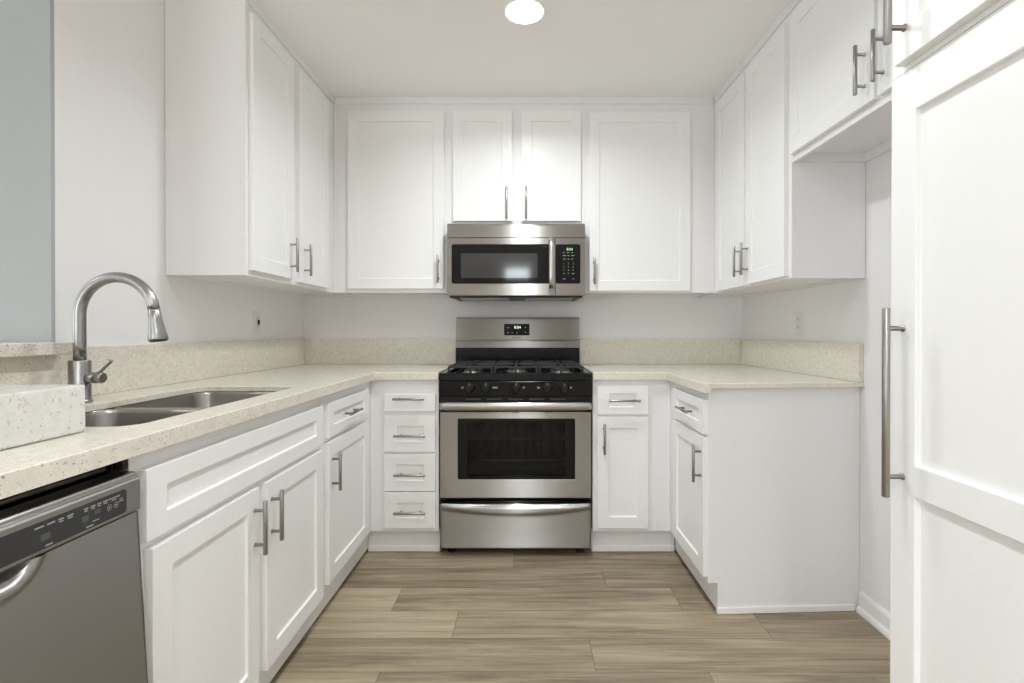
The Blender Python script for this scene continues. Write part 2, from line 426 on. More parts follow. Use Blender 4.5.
outer = [(.331, 2.469), (.693, 2.469), (.688, YE), (XR-.001, YE+.045), (XR-.001, YB-.001), (.331, YB-.001)]
obj('slab', ease_top(slab_mesh(outer, [], ZT-.018, ZT), ZT), QTOP, CT2)
bm = slab_mesh([(.331, 2.469), (.693, 2.469), (.688, YE), (.7195, YE+.002), (.7195, 2.514), (.331, 2.514)], [], ZT-.036, ZT-.01801)
obj('edge_strip', bm, QTOP, CT2)
bm = BM(); box(bm, XR-.020, XR-.001, 1.986, YB-.022, ZT+.0005, ZS); obj('side_splash', bm, QTOP, CT2, .0015)
bm = BM(); box(bm, .331, XR-.001, YB-.021, YB-.001, ZT+.0005, ZS); obj('back_splash', bm, QTOP, CT2, .0015)
# raised block at the near left
bm = BM(); box(bm, XL+.021, -.886, 0.27, 1.007, ZT+.001, 1.0135)
tag(obj('stone_block', bm, QBLK, None, .004), 'thick raised slab of speckled stone on the counter at the left edge', 'stone slab')

# ------------------------------------------------------------------ base cabinets
ZB = 0.122                       # underside of the base cabinets
def base_body(t, x0, x1, y0, y1, kick, ztop=.8815, extra=None, hollow=None):
    """panels round an open inside, toe kick set back. kick = (axis, plane)"""
    bm = BM(); s = .016
    ax, kp = kick
    if ax == '-Y':
        for a in (x0, x1-s): box(bm, a, a+s, y0+.0005, y1, ZB, ztop); box(bm, a, a+s, kp+.0185, y1, .0005, ZB)
        box(bm, x0+s, x1-s, y0+.0005, y1-s, ZB, ZB+s); box(bm, x0+s, x1-s, y1-s, y1, ZB, ztop)
    else:
        for a in (y0, y1-s): box(bm, min(x0, x1), max(x0, x1), a, a+s, ZB, ztop)
        xk0, xk1 = (x0, kp-.0185) if ax == '+X' else (kp+.0185, x1)
        for a in (y0, y1-s): box(bm, xk0, xk1, a, a+s, .0005, ZB)
        box(bm, x0, x1, y0+s, y1-s, ZB, ZB+s)
        xb = x0 if ax == '+X' else x1-s
        box(bm, xb, xb+s, y0+s, y1-s, ZB+s, ztop-.01)
    return obj('body', bm, CARC, t)
G = 'white shaker base cabinets'
fL = ('+X', XFL); fR = ('-X', XFR); fB = ('-Y', YF)

# sink base (left run): false drawer front and two doors
t = thing('base_cabinet', 'white shaker sink base cabinet with two doors below a long false drawer front', 'cabinet', (-1.08, 1.43, 0), G)
base_body(t, XL+.002, XFL-.0195, .977, 1.884, ('+X', -.806))
obj('face_frame', slab_front(('+X', XFL-.019), .977, 1.884, ZB, .8812, .019), CARC, t)
obj('toe_kick', box(BM(), -.824, -.806, .977, 1.884, .016, ZB-.001), CARC, t)
obj('drawer_front', shaker_bm(fL, .9985, 1.868, .697, .843, fr=.057, frz=.045), WHITE, t, .0012)
d = obj('door', shaker_bm(fL, 1.014, 1.418, .124, .678), WHITE, t, .0012); pull(d, fL, 1.394, .572)
d = obj('door', shaker_bm(fL, 1.462, 1.868, .124, .678), WHITE, t, .0012); pull(d, fL, 1.488, .573)
# drawer and door cabinet in the left corner
t = thing('base_cabinet', 'white shaker base cabinet with one drawer over one door in the left corner', 'cabinet', (-1.08, 2.3, 0), G)
base_body(t, XL+.002, XFL-.0195, 1.886, YB-.002, ('+X', -.806))
obj('face_frame', slab_front(('+X', XFL-.019), 1.886, YF+.0185, ZB, .8812, .019), CARC, t)
obj('toe_kick', box(BM(), -.824, -.806, 1.886, 2.566, .016, ZB-.001), CARC, t)
d = obj('drawer_front', shaker_bm(fL, 1.922, 2.408, .709, .843, fr=.057, frz=.042), WHITE, t, .0012); pull(d, fL, 2.15, .776, False)
d = obj('door', shaker_bm(fL, 1.922, 2.408, .143, .690), WHITE, t, .0012); pull(d, fL, 1.957, .573)
# four drawer cabinet left of the range
t = thing('base_cabinet', 'narrow white base cabinet with a stack of four drawers left of the range', 'cabinet', (-.6, 2.8, 0), G)
base_body(t, XFL+.002, -.437, YF+.0195, YB-.002, ('-Y', 2.549))
obj('face_frame', slab_front(('-Y', YF+.019), XFL+.001, -.436, ZB, .8812, .019), CARC, t)
obj('toe_kick', box(BM(), -.805, -.436, 2.549, 2.567, .001, ZB-.001), CARC, t)
obj('shoe_moulding', box(BM(), -.805, -.437, 2.536, 2.5485, .0005, .032), TRIM, t, .004)
d = obj('drawer_front', slab_front(fB, -.703, -.450, .724, .809), WHITE, t, .0015); pull(d, fB, -.577, .788, False, .155)
for z0, z1 in ((.523, .702), (.328, .512), (.143, .322)):
    d = obj('drawer_front', shaker_bm(fB, -.703, -.450, z0, z1, fr=.058, frz=.052), WHITE, t, .0012)
    pull(d, fB, -.572, (z0+z1)/2-.006, False, .155)
# drawer and door cabinet right of the range
t = thing('base_cabinet', 'narrow white base cabinet with one drawer over one door right of the range', 'cabinet', (.5, 2.8, 0), G)
base_body(t, .334, XFR-.002, YF+.0195, YB-.002, ('-Y', 2.549))
obj('face_frame', slab_front(('-Y', YF+.019), .333, XFR-.001, ZB, .8812, .019), CARC, t)
obj('toe_kick', box(BM(), .333, .758, 2.549, 2.567, .001, ZB-.001), CARC, t)
obj('shoe_moulding', box(BM(), .334, .757, 2.536, 2.5485, .0005, .032), TRIM, t, .004)
d = obj('drawer_front', shaker_bm(fB, .354, .607, .709, .848, fr=.056, frz=.036), WHITE, t, .0012); pull(d, fB, .484, .780, False, .155)
d = obj('door', shaker_bm(fB, .354, .607, .143, .697), WHITE, t, .0012); pull(d, fB, .386, .592)
# right run cabinet with a finished end panel
t = thing('base_cabinet', 'white shaker base cabinet facing left with a plain finished side towards the room', 'cabinet', (1.0, 2.4, 0), G)
YP = 1.978
base_body(t, XFR+.0195, XR-.002, YP+.052, YB-.002, ('-X', .760))
obj('face_frame', slab_front(('-X', XFR+.019), YP+.0195, YF+.0185, ZB, .8812, .019), CARC, t)
bm = BM(); poly = [(XFR, ZB), (XR-.001, ZB), (XR-.001, .8808), (XFR, .8808)]
prism(bm, [(.760, .0005), (XR-.002, .0005), (XR-.002, .8970), (XFR, .8970), (XFR, ZB), (.760, ZB)], ('-Y', YP+.0185), 0, .0185)
for v in bm.verts: v.co.y += (v.co.x-XFR)*.045
obj('end_panel', bm, CARC, t)
obj('toe_kick', box(BM(), .760, .778, YP+.021, 2.545, .012, ZB-.001), CARC, t)
bm = box(BM(), .757, XR-.023, YP-.008, YP-.0005, .0005, .027)
for v in bm.verts: v.co.y += (v.co.x-XFR)*.045
obj('shoe_moulding', bm, TRIM, t, .003)
d = obj('drawer_front', shaker_bm(fR, 1.981, 2.392, .712, .850, fr=.057, frz=.042), WHITE, t, .0012); pull(d, fR, 2.17, .781, False)
d = obj('door', shaker_bm(fR, 1.983, 2.392, .145, .700), WHITE, t, .0012); pull(d, fR, 2.008, .590)

# ------------------------------------------------------------------ wall cabinets
ZU = 1.336
GU = 'white shaker wall cabinets'
def upper_body(t, x0, x1, y0, y1, z0=ZU, rec=.012, m=None, ztop=None):
    zt = ztop or ZC-.002; s = .016
    bm = BM()
    box(bm, x0, x0+s, y0, y1, z0, zt); box(bm, x1-s, x1, y0, y1, z0, zt)
    box(bm, x0+s, x1-s, y1-s, y1, z0, zt); box(bm, x0+s, x1-s, y0, y0+s, z0, zt)
    box(bm, x0+s, x1-s, y0+s, y1-s, z0+rec, z0+rec+s); box(bm, x0+s, x1-s, y0+s, y1-s, zt-s, zt)
    return obj('body', bm, m or CARC, t)
def crown(t, face, u0, u1, z0=2.384):
    bm = BM(); prism(bm, [(u0, z0), (u1, z0), (u1, ZC-.001), (u0, ZC-.001)], face, .0005, .007)
    return obj('top_rail', bm, CARC, t)
XUL, XUR, YU = -1.071, 1.050, 2.786
fUL, fUR, fUB = ('+X', XUL), ('-X', XUR), ('-Y', YU)
t = thing('wall_cabinet', 'white two-door wall cabinet on the left wall, plain side towards the room', 'cabinet', (-1.22, 2.5, ZU), GU)
upper_body(t, XL+.002, XUL-.0195, 1.912, YB-.002)
obj('face_frame', slab_front(('+X', XUL-.019), 1.912, YU+.0185, ZU, ZC-.002, .019), CARC, t)
d = obj('door', shaker_bm(fUL, 1.932, 2.270, 1.357, 2.349), WHITE, t, .0012); pull(d, fUL, 2.238, 1.461)
d = obj('door', shaker_bm(fUL, 2.330, 2.670, 1.350, 2.349), WHITE, t, .0012); pull(d, fUL, 2.378, 1.459)
crown(t, fUL, 1.912, YU-.011)
t = thing('wall_cabinet', 'white wall cabinet with one wide door, left of the microwave', 'cabinet', (-.75, 2.95, ZU), GU)
upper_body(t, XUL+.002, -.4332, YU+.0195, YB-.002)
obj('face_frame', slab_front(('-Y', YU+.019), XUL+.001, -.4332, ZU, ZC-.002, .019), CARC, t)
d = obj('door', shaker_bm(fUB, -.985, -.456, 1.357, 2.340), WHITE, t, .0012); pull(d, fUB, -.484, 1.461)
crown(t, fUB, XUL+.012, -.4332)
t = thing('wall_cabinet', 'short white wall cabinet with two small doors directly above the microwave', 'cabinet', (-.05, 2.95, 1.712), GU)
upper_body(t, -.4329, .3289, YU+.0195, YB-.002, 1.712)
obj('face_frame', slab_front(('-Y', YU+.019), -.4329, .3289, 1.712, ZC-.002, .019), CARC, t)
d = obj('door', shaker_bm(fUB, -.405, -.077, 1.731, 2.340), WHITE, t, .0012); pull(d, fUB, -.107, 1.825, True, .175, .128)
d = obj('door', shaker_bm(fUB, -.024, .304, 1.731, 2.340), WHITE, t, .0012); pull(d, fUB, 0.0, 1.825, True, .175, .128)
crown(t, fUB, -.4329, .3289)
t = thing('wall_cabinet', 'white wall cabinet with one wide door, right of the microwave', 'cabinet', (.7, 2.95, ZU), GU)
upper_body(t, .3292, XUR-.002, YU+.0195, YB-.002)
obj('face_frame', slab_front(('-Y', YU+.019), .3292, XUR-.001, ZU, ZC-.002, .019), CARC, t)
d = obj('door', shaker_bm(fUB, .350, .909, 1.345, 2.332), WHITE, t, .0012); pull(d, fUB, .376, 1.453)
crown(t, fUB, .3292, XUR-.012)
YUE = 1.975
t = thing('wall_cabinet', 'white two-door wall cabinet on the right wall above the shorter countertop', 'cabinet', (1.2, 2.5, ZU), GU)
upper_body(t, XUR+.0195, XR-.002, YUE+.001, YB-.002, 1.331)
obj('face_frame', slab_front(('-X', XUR+.019), YUE+.001, YU+.0185, 1.331, ZC-.002, .019), CARC, t)
d = obj('door', shaker_bm(fUR, 2.000, 2.352, 1.341, 2.350), WHITE, t, .0012); pull(d, fUR, 2.327, 1.458)
d = obj('door', shaker_bm(fUR, 2.374, 2.725, 1.337, 2.350), WHITE, t, .0012); pull(d, fUR, 2.408, 1.458)
crown(t, fUR, YUE+.001, YU-.011)
# over the empty refrigerator space
t = thing('wall_cabinet', 'white two-door cabinet bridging the empty refrigerator space by the pantry', 'cabinet', (1.2, 1.5, 1.79), GU)
zf = 1.786; s = .016; x0, x1, y0, y1 = XUR+.0195, XR-.002, 1.003, YUE-.001
bm = BM(); box(bm, x0, x1, y1-s, y1, zf, ZC-.002); box(bm, x0, x1, y0, y0+s, zf, ZC-.002); box(bm, x1-s, x1, y0+s, y1-s, zf, ZC-.002)
box(bm, x0, x1-s, y0+s, y1-s, 1.818, 1.834); box(bm, x0, x1-s, y0+s, y1-s, ZC-.018, ZC-.002); obj('body', bm, CARC, t)
obj('face_frame', slab_front(('-X', XUR+.019), y0, y1, zf, ZC-.002, .019), CARC, t)
d = obj('door', shaker_bm(fUR, 1.486, 1.962, 1.811, 2.350), WHITE, t, .0012); pull(d, fUR, 1.524, 1.914)
d = obj('door', shaker_bm(fUR, 1.02, 1.470, 1.811, 2.350), WHITE, t, .0012); pull(d, fUR, 1.446, 1.916)
crown(t, fUR, y0, y1)

# ------------------------------------------------------------------ pantry
t = thing('pantry_cabinet', 'tall white pantry cabinet with long steel bar handles at the right edge', 'cabinet', (1.05, .65, 0))
XP = .748; PY0, PY1 = .34, .998
bm = BM(); s = .018
box(bm, XP+.0005, XR-.002, PY1-s, PY1, .0005, ZC-.002); box(bm, XP+.0005, XR-.002, PY0, PY0+s, .0005, ZC-.002)
box(bm, XR-.02, XR-.002, PY0+s, PY1-s, .0005, ZC-.002); box(bm, XP+.0005, XR-.02, PY0+s, PY1-s, .10, .118)
box(bm, XP+.0005, XR-.02, PY0+s, PY1-s, ZC-.02, ZC-.002); box(bm, XP+.0005, XR-.02, PY0+s, PY1-s, 1.60, 1.618)
obj('body', bm, CARC, t)
fP = ('-X', XP)
d = obj('door', shaker_bm(fP, PY0, PY1, .0015, 1.618, t=.020, fr=.062, frz=.082, rec=.010, bar=(.809, .868)), WHITE, t, .0015)
pull(d, fP, .965, .983, True, .365, .286, proud=.033, r=.0068, base=.020)
obj('face_frame', slab_front(('-X', XP), PY0, PY1, 1.620, ZC-.002, .018), WHITE, t)
fP2 = ('-X', .730)
d = obj('door', shaker_bm(fP2, PY0, .968, 1.630, 2.400, t=.020, fr=.060, rec=.010), WHITE, t, .0015)
pull(d, fP2, .940, 1.842, True, .365, .305, proud=.032, r=.0068, base=.020)

# ------------------------------------------------------------------ ceiling light
GL = 'recessed ceiling lights'
for i, (lx, ly, p) in enumerate(LAMPS):
    if i > 2: lab = 'added unseen round ceiling light filling the room behind the kitchen'
    elif i: lab = ['', 'round recessed ceiling light above the near end of the kitchen, out of frame', 'round recessed ceiling light above the kitchen entrance, out of frame'][i]
    else: lab = 'round white recessed ceiling light glowing above the range'
    t = thing('ceiling_light', lab, 'light', (lx, ly, ZC), GL)
    bm = lathe(BM(), [(.0735, -.001), (.0735, -.004), (.082, -.005), (.087, -.003), (.088, -.0005), (.0735, -.0005)], (lx, ly, ZC), 'Z', 40)
    obj('trim_ring', bm, TRIM, t)
    obj('lens', lathe(BM(), [(.073, -.0005), (.073, -.006), (.055, -.009), (0.00001, -.010)], (lx, ly, ZC), 'Z', 40), LENS, t)

# ------------------------------------------------------------------ outlets
def outlet(label, face, u, z, blk):
    t = thing('wall_outlet', label, 'outlet', FR(face, u, z, 0))
    obj('cover_plate', slab_front(face, u-.035, u+.035, z-.0575, z+.0575, .005), PLAST, t, .002)
    f2 = (face[0], face[1])
    for dz in (-.02, .02):
        bm = BM(); prism(bm, [(u+a*.016, z+dz+b*.0135) for a, b in ((-1, -.6), (-.6, -1), (.6, -1), (1, -.6), (1, .6), (.6, 1), (-.6, 1), (-1, .6))], face, .0052, .0068)
        so = obj('socket', bm, PLAST, t)
        bm = BM()
        for du in (-.006, .006): prism(bm, [(u+du-.0013, z+dz-.001), (u+du+.0013, z+dz-.001), (u+du+.0013, z+dz+.008), (u+du-.0013, z+dz+.008)], face, .0069, .0072)
        prism(bm, [(u-.002, z+dz-.0085), (u+.002, z+dz-.0085), (u+.002, z+dz-.0045), (u-.002, z+dz-.0045)], face, .0069, .0072)
        obj('slot', bm, SLOT, so)
    if blk:
        bm = BM(); prism(bm, [(u-.006, z-.012), (u+.006, z-.012), (u+.006, z+.012), (u-.006, z+.012)], face, .0073, .012)
        obj('test_button', bm, BLACKM, t)
outlet('small white wall outlet with a dark button on the left wall under the cabinet', ('+X', XL), 2.565, 1.168, True)
outlet('plain white wall outlet on the right wall above the shorter counter', ('-X', XR), 2.454, 1.160, False)

# ------------------------------------------------------------------ sink and faucet
t = thing('kitchen_sink', 'stainless steel double bowl sink set under the left counter', 'sink', (-1.01, 1.43, .70))
def bowl(y0, y1):
    """open basin: rim at the top, rounded corners, walls sloping to a flat floor with a drain dip"""
    bm = BM(); zt = .8995
    levels = [(0.012, zt, .05), (.0, zt, .05), (.0015, zt-.003, .05), (.003, zt-.012, .05), (.008, zt-.14, .05), (.02, zt-.175, .05), (.045, zt-.188, .045), (.10, zt-.190, .03)]
    rings = []
    for i, (ins, z, r) in enumerate(levels):
        a = -ins if i == 0 else ins
        if i == 0: pts = rrect(SX0-.005-.010, SX1+.005+.010, y0-.010, y1+.010, r+.01)
        else: pts = rrect(SX0-.005+a, SX1+.005-a, y0+a, y1-a, max(.02, r))
        rings.append([bm.verts.new((x, y, z)) for x, y in pts])
    for a, b in zip(rings, rings[1:]):
        for k in range(len(a)):
            f = bm.faces.new((a[k], a[(k+1) % len(a)], b[(k+1) % len(a)], b[k])); f.smooth = True
    bm.faces.new(rings[-1])
    return bm
ym = 1.435
for y0, y1 in ((SY0-.005, ym-.011), (ym+.011, SY1+.005)):
    b = obj('bowl', bowl(y0, y1), SINKM, t, smooth=True)
    sd = b.modifiers.new('thickness', 'SOLIDIFY'); sd.thickness = .0015; sd.offset = 1 if False else -1
    obj('drain', lathe(BM(), [(.00001, -.1885), (.018, -.1885), (.030, -.1880), (.043, -.1860), (.046, -.1885)], ((SX0+SX1)/2, (y0+y1)/2, .8995), 'Z', 28), NICKEL, b)

fx, fy = -1.272, 1.425
t = thing('faucet', 'tall gooseneck stainless pull-down faucet behind the sink', 'faucet', (fx, fy, ZT))
obj('base', lathe(BM(), [(.029, .0008), (.029, .004), (.027, .007), (.0258, .009), (.0258, .118), (.0248, .120), (.012, .120)], (fx, fy, ZT), 'Z', 36), FAUC, t)
R = .1065; cz = 1.168; pts = [(fx, fy, ZT+.1205)]
pts += [(fx, fy, z) for z in (1.08, 1.12, 1.15)]
end = math.radians(8)
for i in range(25):
    a = PI - (PI-end)*i/24; pts.append((fx+R+R*math.cos(a), fy, cz+R*math.sin(a)))
obj('spout', tube(BM(), pts, .0150, 24), FAUC, t)
p = Vector(pts[-1]); tg = Vector((math.sin(end), 0, -math.cos(end)))
prof = [(.0, .0150), (.002, .0140), (.004, .0140), (.006, .0155), (.03, .0168), (.06, .0205), (.083, .0245), (.089, .0238)]
obj('spray_head', tube(BM(), [p+tg*(a+.0008) for a, r in prof], [r for a, r in prof], 24), FAUC, t)
bm = BM(); tube(bm, [p+tg*.0895, p+tg*.092], [.022, .020], 24); obj('nozzle', bm, BLACKM, t)
hub = obj('lever_hub', tube(BM(), [(fx+.0262, fy, .988), (fx+.028, fy, .988), (fx+.044, fy, .988), (fx+.0442, fy, .988), (fx+.0448, fy, .988), (fx+.045, fy, .988), (fx+.064, fy, .988), (fx+.067, fy, .988)], [.0145, .0155, .0155, .0140, .0140, .0155, .0155, .0135], 24), FAUC, t)
obj('lever', tube(BM(), [(fx+.050, fy, 1.000), (fx+.060, fy, 1.006), (fx+.089, fy, 1.036), (fx+.091, fy, 1.038)], [.0040, .0042, .0046, .0034], 14), FAUC, hub)

# ------------------------------------------------------------------ dishwasher
t = thing('dishwasher', 'stainless steel dishwasher with a charcoal control strip under the left counter', 'dishwasher', (-1.06, .66, 0))
XD = -.752; DY0, DY1 = .368, .968; fD = ('+X', XD-.045)
bm = BM(); xw0 = XL+.03
box(bm, xw0, XD-.050, DY0, DY0+.012, .10, .872); box(bm, xw0, XD-.050, DY1-.012, DY1, .10, .872)
box(bm, xw0, xw0+.012, DY0+.012, DY1-.012, .10, .872); box(bm, xw0, XD-.050, DY0+.012, DY1-.012, .10, .112); box(bm, xw0, XD-.12, DY0+.012, DY1-.012, .862, .872)
box(bm, XD-.049, XD-.043, DY1-.012, .9762, .10, .8805); box(bm, XD-.049, XD-.026, .963, .9762, .852, .8805); box(bm, XD-.12, XD-.060, DY0, .9762, .8725, .8805)  # added black strips stand in for shade in the gap by the cabinet
obj('tub_and_gap_shade', bm, BLACKM, t)
obj('gasket_rail', tube(BM(), [(XD-.040, DY0+.02, .862), (XD-.040, DY1-.03, .862)], .0045, 12), NICKEL, t)
obj('kick_plate', box(BM(), XD-.09, XD-.075, DY0+.004, DY1-.004, .004, .10), BLACKM, t)
# control fascia: slightly slanted top edge
def dw_panel():
    bm = BM(); y0, y1 = DY0+.003, DY1-.002
    prof = [(-.040, .7765), (.004, .7765), (.006, .780), (.006, .836), (.004, .8395), (.001, .8410), (.000, .8465), (-.003, .8495), (-.010, .8505), (-.040, .8505)]
    a = [bm.verts.new((XD+d, y0, z)) for d, z in prof]; b = [bm.verts.new((XD+d, y1, z)) for d, z in prof]
    n = len(prof); bm.faces.new(a); bm.faces.new(b[::-1])
    for i in range(n): bm.faces.new((a[i], b[i], b[(i+1) % n], a[(i+1) % n]))
    return bm
pn = obj('control_panel', dw_panel(), STEELD, t, .001)
fDW = ('+X', XD+.006)
bm = BM(); prism(bm, rrect(DY0+.03, .932, .7835, .8275, .007, 5), fDW, -.001, .0006); gl = obj('control_strip', bm, CHAR, pn)
def dash(u0, u1, z, h=.0022):
    bm = BM(); prism(bm, [(u0, z), (u1, z), (u1, z+h), (u0, z+h)], fDW, .0007, .0010); obj('button_label', bm, PRINT, pn)
for u0, u1 in ((.757, .772), (.777, .790), (.796, .805), (.811, .822), (.842, .850), (.855, .864), (.868, .876), (.880, .890), (.897, .908), (.908, .909)):
    dash(u0, u1, .8185)
    if u1 > .79: dash(u0+.001, u1-.001, .8150, .0018)
for u0, u1 in ((.892, .902), (.906, .916)): dash(u0, u1, .8185)
dash(.774, .786, .7865); dash(.846, .860, .7865); dash(.858, .872, .7925, .0015); dash(.916, .922, .8120, .0015); dash(.914, .924, .8080, .0015)
bm = BM()
for u0, u1, z0, z1 in ((.766, .782, .797, .807), (.838, .850, .798, .808), (.862, .874, .803, .811)):
    bm = BM(); prism(bm, [(u0, z0), (u1, z0), (u1, z1), (u0, z1)], fDW, .0007, .0012); obj('button', bm, DIM, pn)
for uc in (.893, .908):
    ring = []; bm = BM()
    for k in range(24):
        a = 2*PI*k/24; ring.append(((uc+.0050*math.cos(a), .805+.0055*math.sin(a)), (uc+.0042*math.cos(a), .805+.0046*math.sin(a))))
    vs = [(bm.verts.new(FR(fDW, *o_, .0010)), bm.verts.new(FR(fDW, *i_, .0010))) for o_, i_ in ring]
    for k in range(24): bm.faces.new((vs[k][0], vs[(k+1) % 24][0], vs[(k+1) % 24][1], vs[k][1]))
    if uc < .9: prism(bm, [(.8915, .8025), (.8950, .805), (.8915, .8075)], fDW, .0008, .0011)
    else: prism(bm, [(.9063, .8033), (.9097, .8033), (.9097, .8067), (.9063, .8067)], fDW, .0008, .0011)
    obj('button', bm, PRINT, pn)
# door with the scooped pocket grip
def dw_door():
    bm = BM(); y0, y1, z0, z1 = DY0+.003, DY1-.004, .105, .7745
    nu, nz = 120, 134; yc = (DY0+DY1)/2
    def ss(a, b, x): x = max(0, min(1, (x-a)/(b-a))); return x*x*(3-2*x)
    vs = []
    for i in range(nu+1):
        row = []
        u = y0+(y1-y0)*i/nu
        for j in range(nz+1):
            z = z0+(z1-z0)*(j/nz)**.55 if False else z0+(z1-z0)*(1-(1-j/nz)**1.6)
            # distance outside a rounded trapezoid centred below the seam
            hw = .072+(z-.715)*.35
            du = abs(u-yc)-hw; dz = .748-z
            q = math.hypot(max(du+.03, 0), max(dz+.03, 0))-.03 if (du > -.03 and dz > -.03) else max(du, dz)
            d = -.028*(1-ss(-.022, .0, q)) + .003*(ss(-.004, .004, q))*(1-ss(.009, .018, q))
            bow = .004*(1-((z-.44)/.34)**2)
            row.append(bm.verts.new((XD+.003+d+(.7745-z)*.055, u, z)))
        vs.append(row)
    for i in range(nu):
        for j in range(nz):
            f = bm.faces.new((vs[i][j], vs[i+1][j], vs[i+1][j+1], vs[i][j+1])); f.smooth = True
    e = [vs[i][0] for i in range(nu+1)] + [vs[nu][j] for j in range(1, nz+1)] + [vs[i][nz] for i in range(nu-1, -1, -1)] + [vs[0][j] for j in range(nz-1, 0, -1)]
    bk = [bm.verts.new((XD-.040, v.co.y, v.co.z)) for v in e]; n = len(e)
    for i in range(n): bm.faces.new((e[i], bk[i], bk[(i+1) % n], e[(i+1) % n]))
    bm.faces.new(bk)
    return bm
obj('door', dw_door(), STEELD, t)

# ------------------------------------------------------------------ microwave
t = thing('microwave', 'stainless over-the-range microwave with black window and keypad', 'microwave', (-.054, 2.9, 1.31))
MX0, MX1, YM = -.427, .319, 2.70; fM = ('-Y', YM)
obj('body', box(BM(), MX0+.004, MX1-.004, YM+.040, YB-.003, 1.318, 1.700), BLACKM, t, .002)
bm = BM()
prof = [(0, 1.6275), (0, 1.690), (-.006, 1.700), (-.014, 1.7045), (-.039, 1.7045), (-.039, 1.6275)]
a = [bm.verts.new(FR(fM, MX0+.001, z, d)) for d, z in prof]; b = [bm.verts.new(FR(fM, MX1-.001, z, d)) for d, z in prof]
bm.faces.new(a); bm.faces.new(b[::-1])
for i in range(6): bm.faces.new((a[i], b[i], b[(i+1) % 6], a[(i+1) % 6]))
obj('vent_panel', bm, STEEL, t, .001)
SE = .159
def framed(face, u0, u1, z0, z1, hu0, hu1, hz0, hz1, r, t0, t1):
    """flat plate with one rounded opening"""
    bm = slab_mesh([(u0, z0), (u1, z0), (u1, z1), (u0, z1)], [rrect(hu0, hu1, hz0, hz1, r, 6)], 0, 1)
    for v in bm.verts: v.co = FR(face, v.co.x, v.co.y, t0+(t1-t0)*v.co.z)
    return bm
dr = obj('door', framed(fM, MX0, SE-.001, 1.3145, 1.6245, -.402, .1335, 1.378, 1.591, .012, -.038, 0), STEEL, t, .0015)
bm = BM(); prism(bm, rrect(-.4025, .134, 1.3775, 1.5915, .012, 6), fM, -.030, -.0015); gw = obj('window', bm, GLASSB, dr)
bm = BM(); prism(bm, rrect(-.352, .062, 1.409, 1.542, .004, 4), fM, -.0015, -.0010); obj('screen', bm, MWG, dr)
# curved vertical handle
bm = BM(); hx = .137; w2 = .0155
n = 24; prev = None
for i in range(n+1):
    k = i/n; z = 1.3505+(1.6185-1.3505)*k
    arch = .012+.036*(1-(2*k-1)**6)*.9
    ring = [bm.verts.new(FR(fM, hx+a*w2, z, arch+b)) for a, b in ((-1, -.004), (-1, .002), (-.6, .006), (0, .0075), (.6, .006), (1, .002), (1, -.004), (0, -.006))]
    if prev:
        for q in range(8):
            f = bm.faces.new((prev[q], prev[(q+1) % 8], ring[(q+1) % 8], ring[q])); f.smooth = True
    else: bm.faces.new(ring)
    prev = ring
bm.faces.new(prev)
for z in (1.357, 1.612): prism(bm, rrect(hx-.013, hx+.013, z-.010, z+.010, .005, 4), fM, .0003, .014)
obj('handle', bm, STEELL, dr)
cp = obj('control_panel', framed(fM, SE+.001, MX1, 1.3145, 1.6245, .1605, .294, 1.378, 1.591, .012, -.038, 0), STEEL, t, .001)
bm = BM(); prism(bm, rrect(.1600, .2945, 1.3775, 1.5915, .012, 6), fM, -.030, -.0015); kp = obj('keypad', bm, GLASSB, cp)
d0 = -.0013
obj('display', text_mesh('8:04', .020, fM, .236, 1.5635, d0), GREEND, cp)
cols = (.204, .229, .255)
def key(u, z, wd, h=.003):
    bm = BM(); prism(bm, [(u-wd/2, z-h/2), (u+wd/2, z-h/2), (u+wd/2, z+h/2), (u-wd/2, z+h/2)], fM, d0-.0002, d0+.0003); obj('key', bm, PRINT, cp)
for u, z, wd in ((cols[0], 1.546, .008), (cols[1]-.002, 1.546, .010), (cols[2]-.006, 1.546, .010), (cols[0]+.003, 1.530, .015), (cols[1], 1.530, .011), (cols[2]-.002, 1.530, .016),
                 (cols[0]+.003, 1.511, .011), (cols[1], 1.511, .010), (cols[2]-.005, 1.511, .010), (cols[0]+.002, 1.433, .009), (cols[2], 1.433, .014), (cols[0]+.002, 1.404, .014), (cols[2], 1.404, .009)):
    key(u, z, wd)
for i, ch in enumerate('1234567890'):
    c, r_ = (1, 3) if ch == '0' else (i % 3, i//3)
    obj('key', text_mesh(ch, .011, fM, cols[c], 1.486-.0175*r_, d0), PRINT, cp)
# underside: lamp and grease filters
bm = BM(); box(bm, MX0+.012, MX1-.012, YM+.012, YB-.02, 1.3085, 1.3175); us = obj('underside', bm, BLACKM, t, .002)
for a, b in ((-.37, -.10), (-.005, .262)):
    bm = BM(); box(bm, a, b, YM+.12, YM+.30, 1.303, 1.3082)
    for i in range(12): box(bm, a+.01, b-.01, YM+.128+i*.0140, YM+.134+i*.0140, 1.3015, 1.3030)
    obj('filter', bm, NICKEL, us)
bm = BM(); tube(bm, [(MX0+.012, YM+.02, 1.306), (MX0+.03, YM+.10, 1.303), (MX0+.03, YB-.04, 1.303)], .003, 8); obj('filter_rail', bm, NICKEL, us)
bm = BM(); tube(bm, [(MX1-.012, YM+.02, 1.306), (MX1-.03, YM+.10, 1.303), (MX1-.03, YB-.04, 1.303)], .003, 8); obj('filter_rail', bm, NICKEL, us)

# ------------------------------------------------------------------ range
t = thing('gas_range', 'stainless freestanding gas range with black cooktop and control panel', 'stove', (-.0515, 2.78, 0))
RX0, RX1 = -.4275, .3245; RC = (RX0+RX1)/2
YR = 2.475
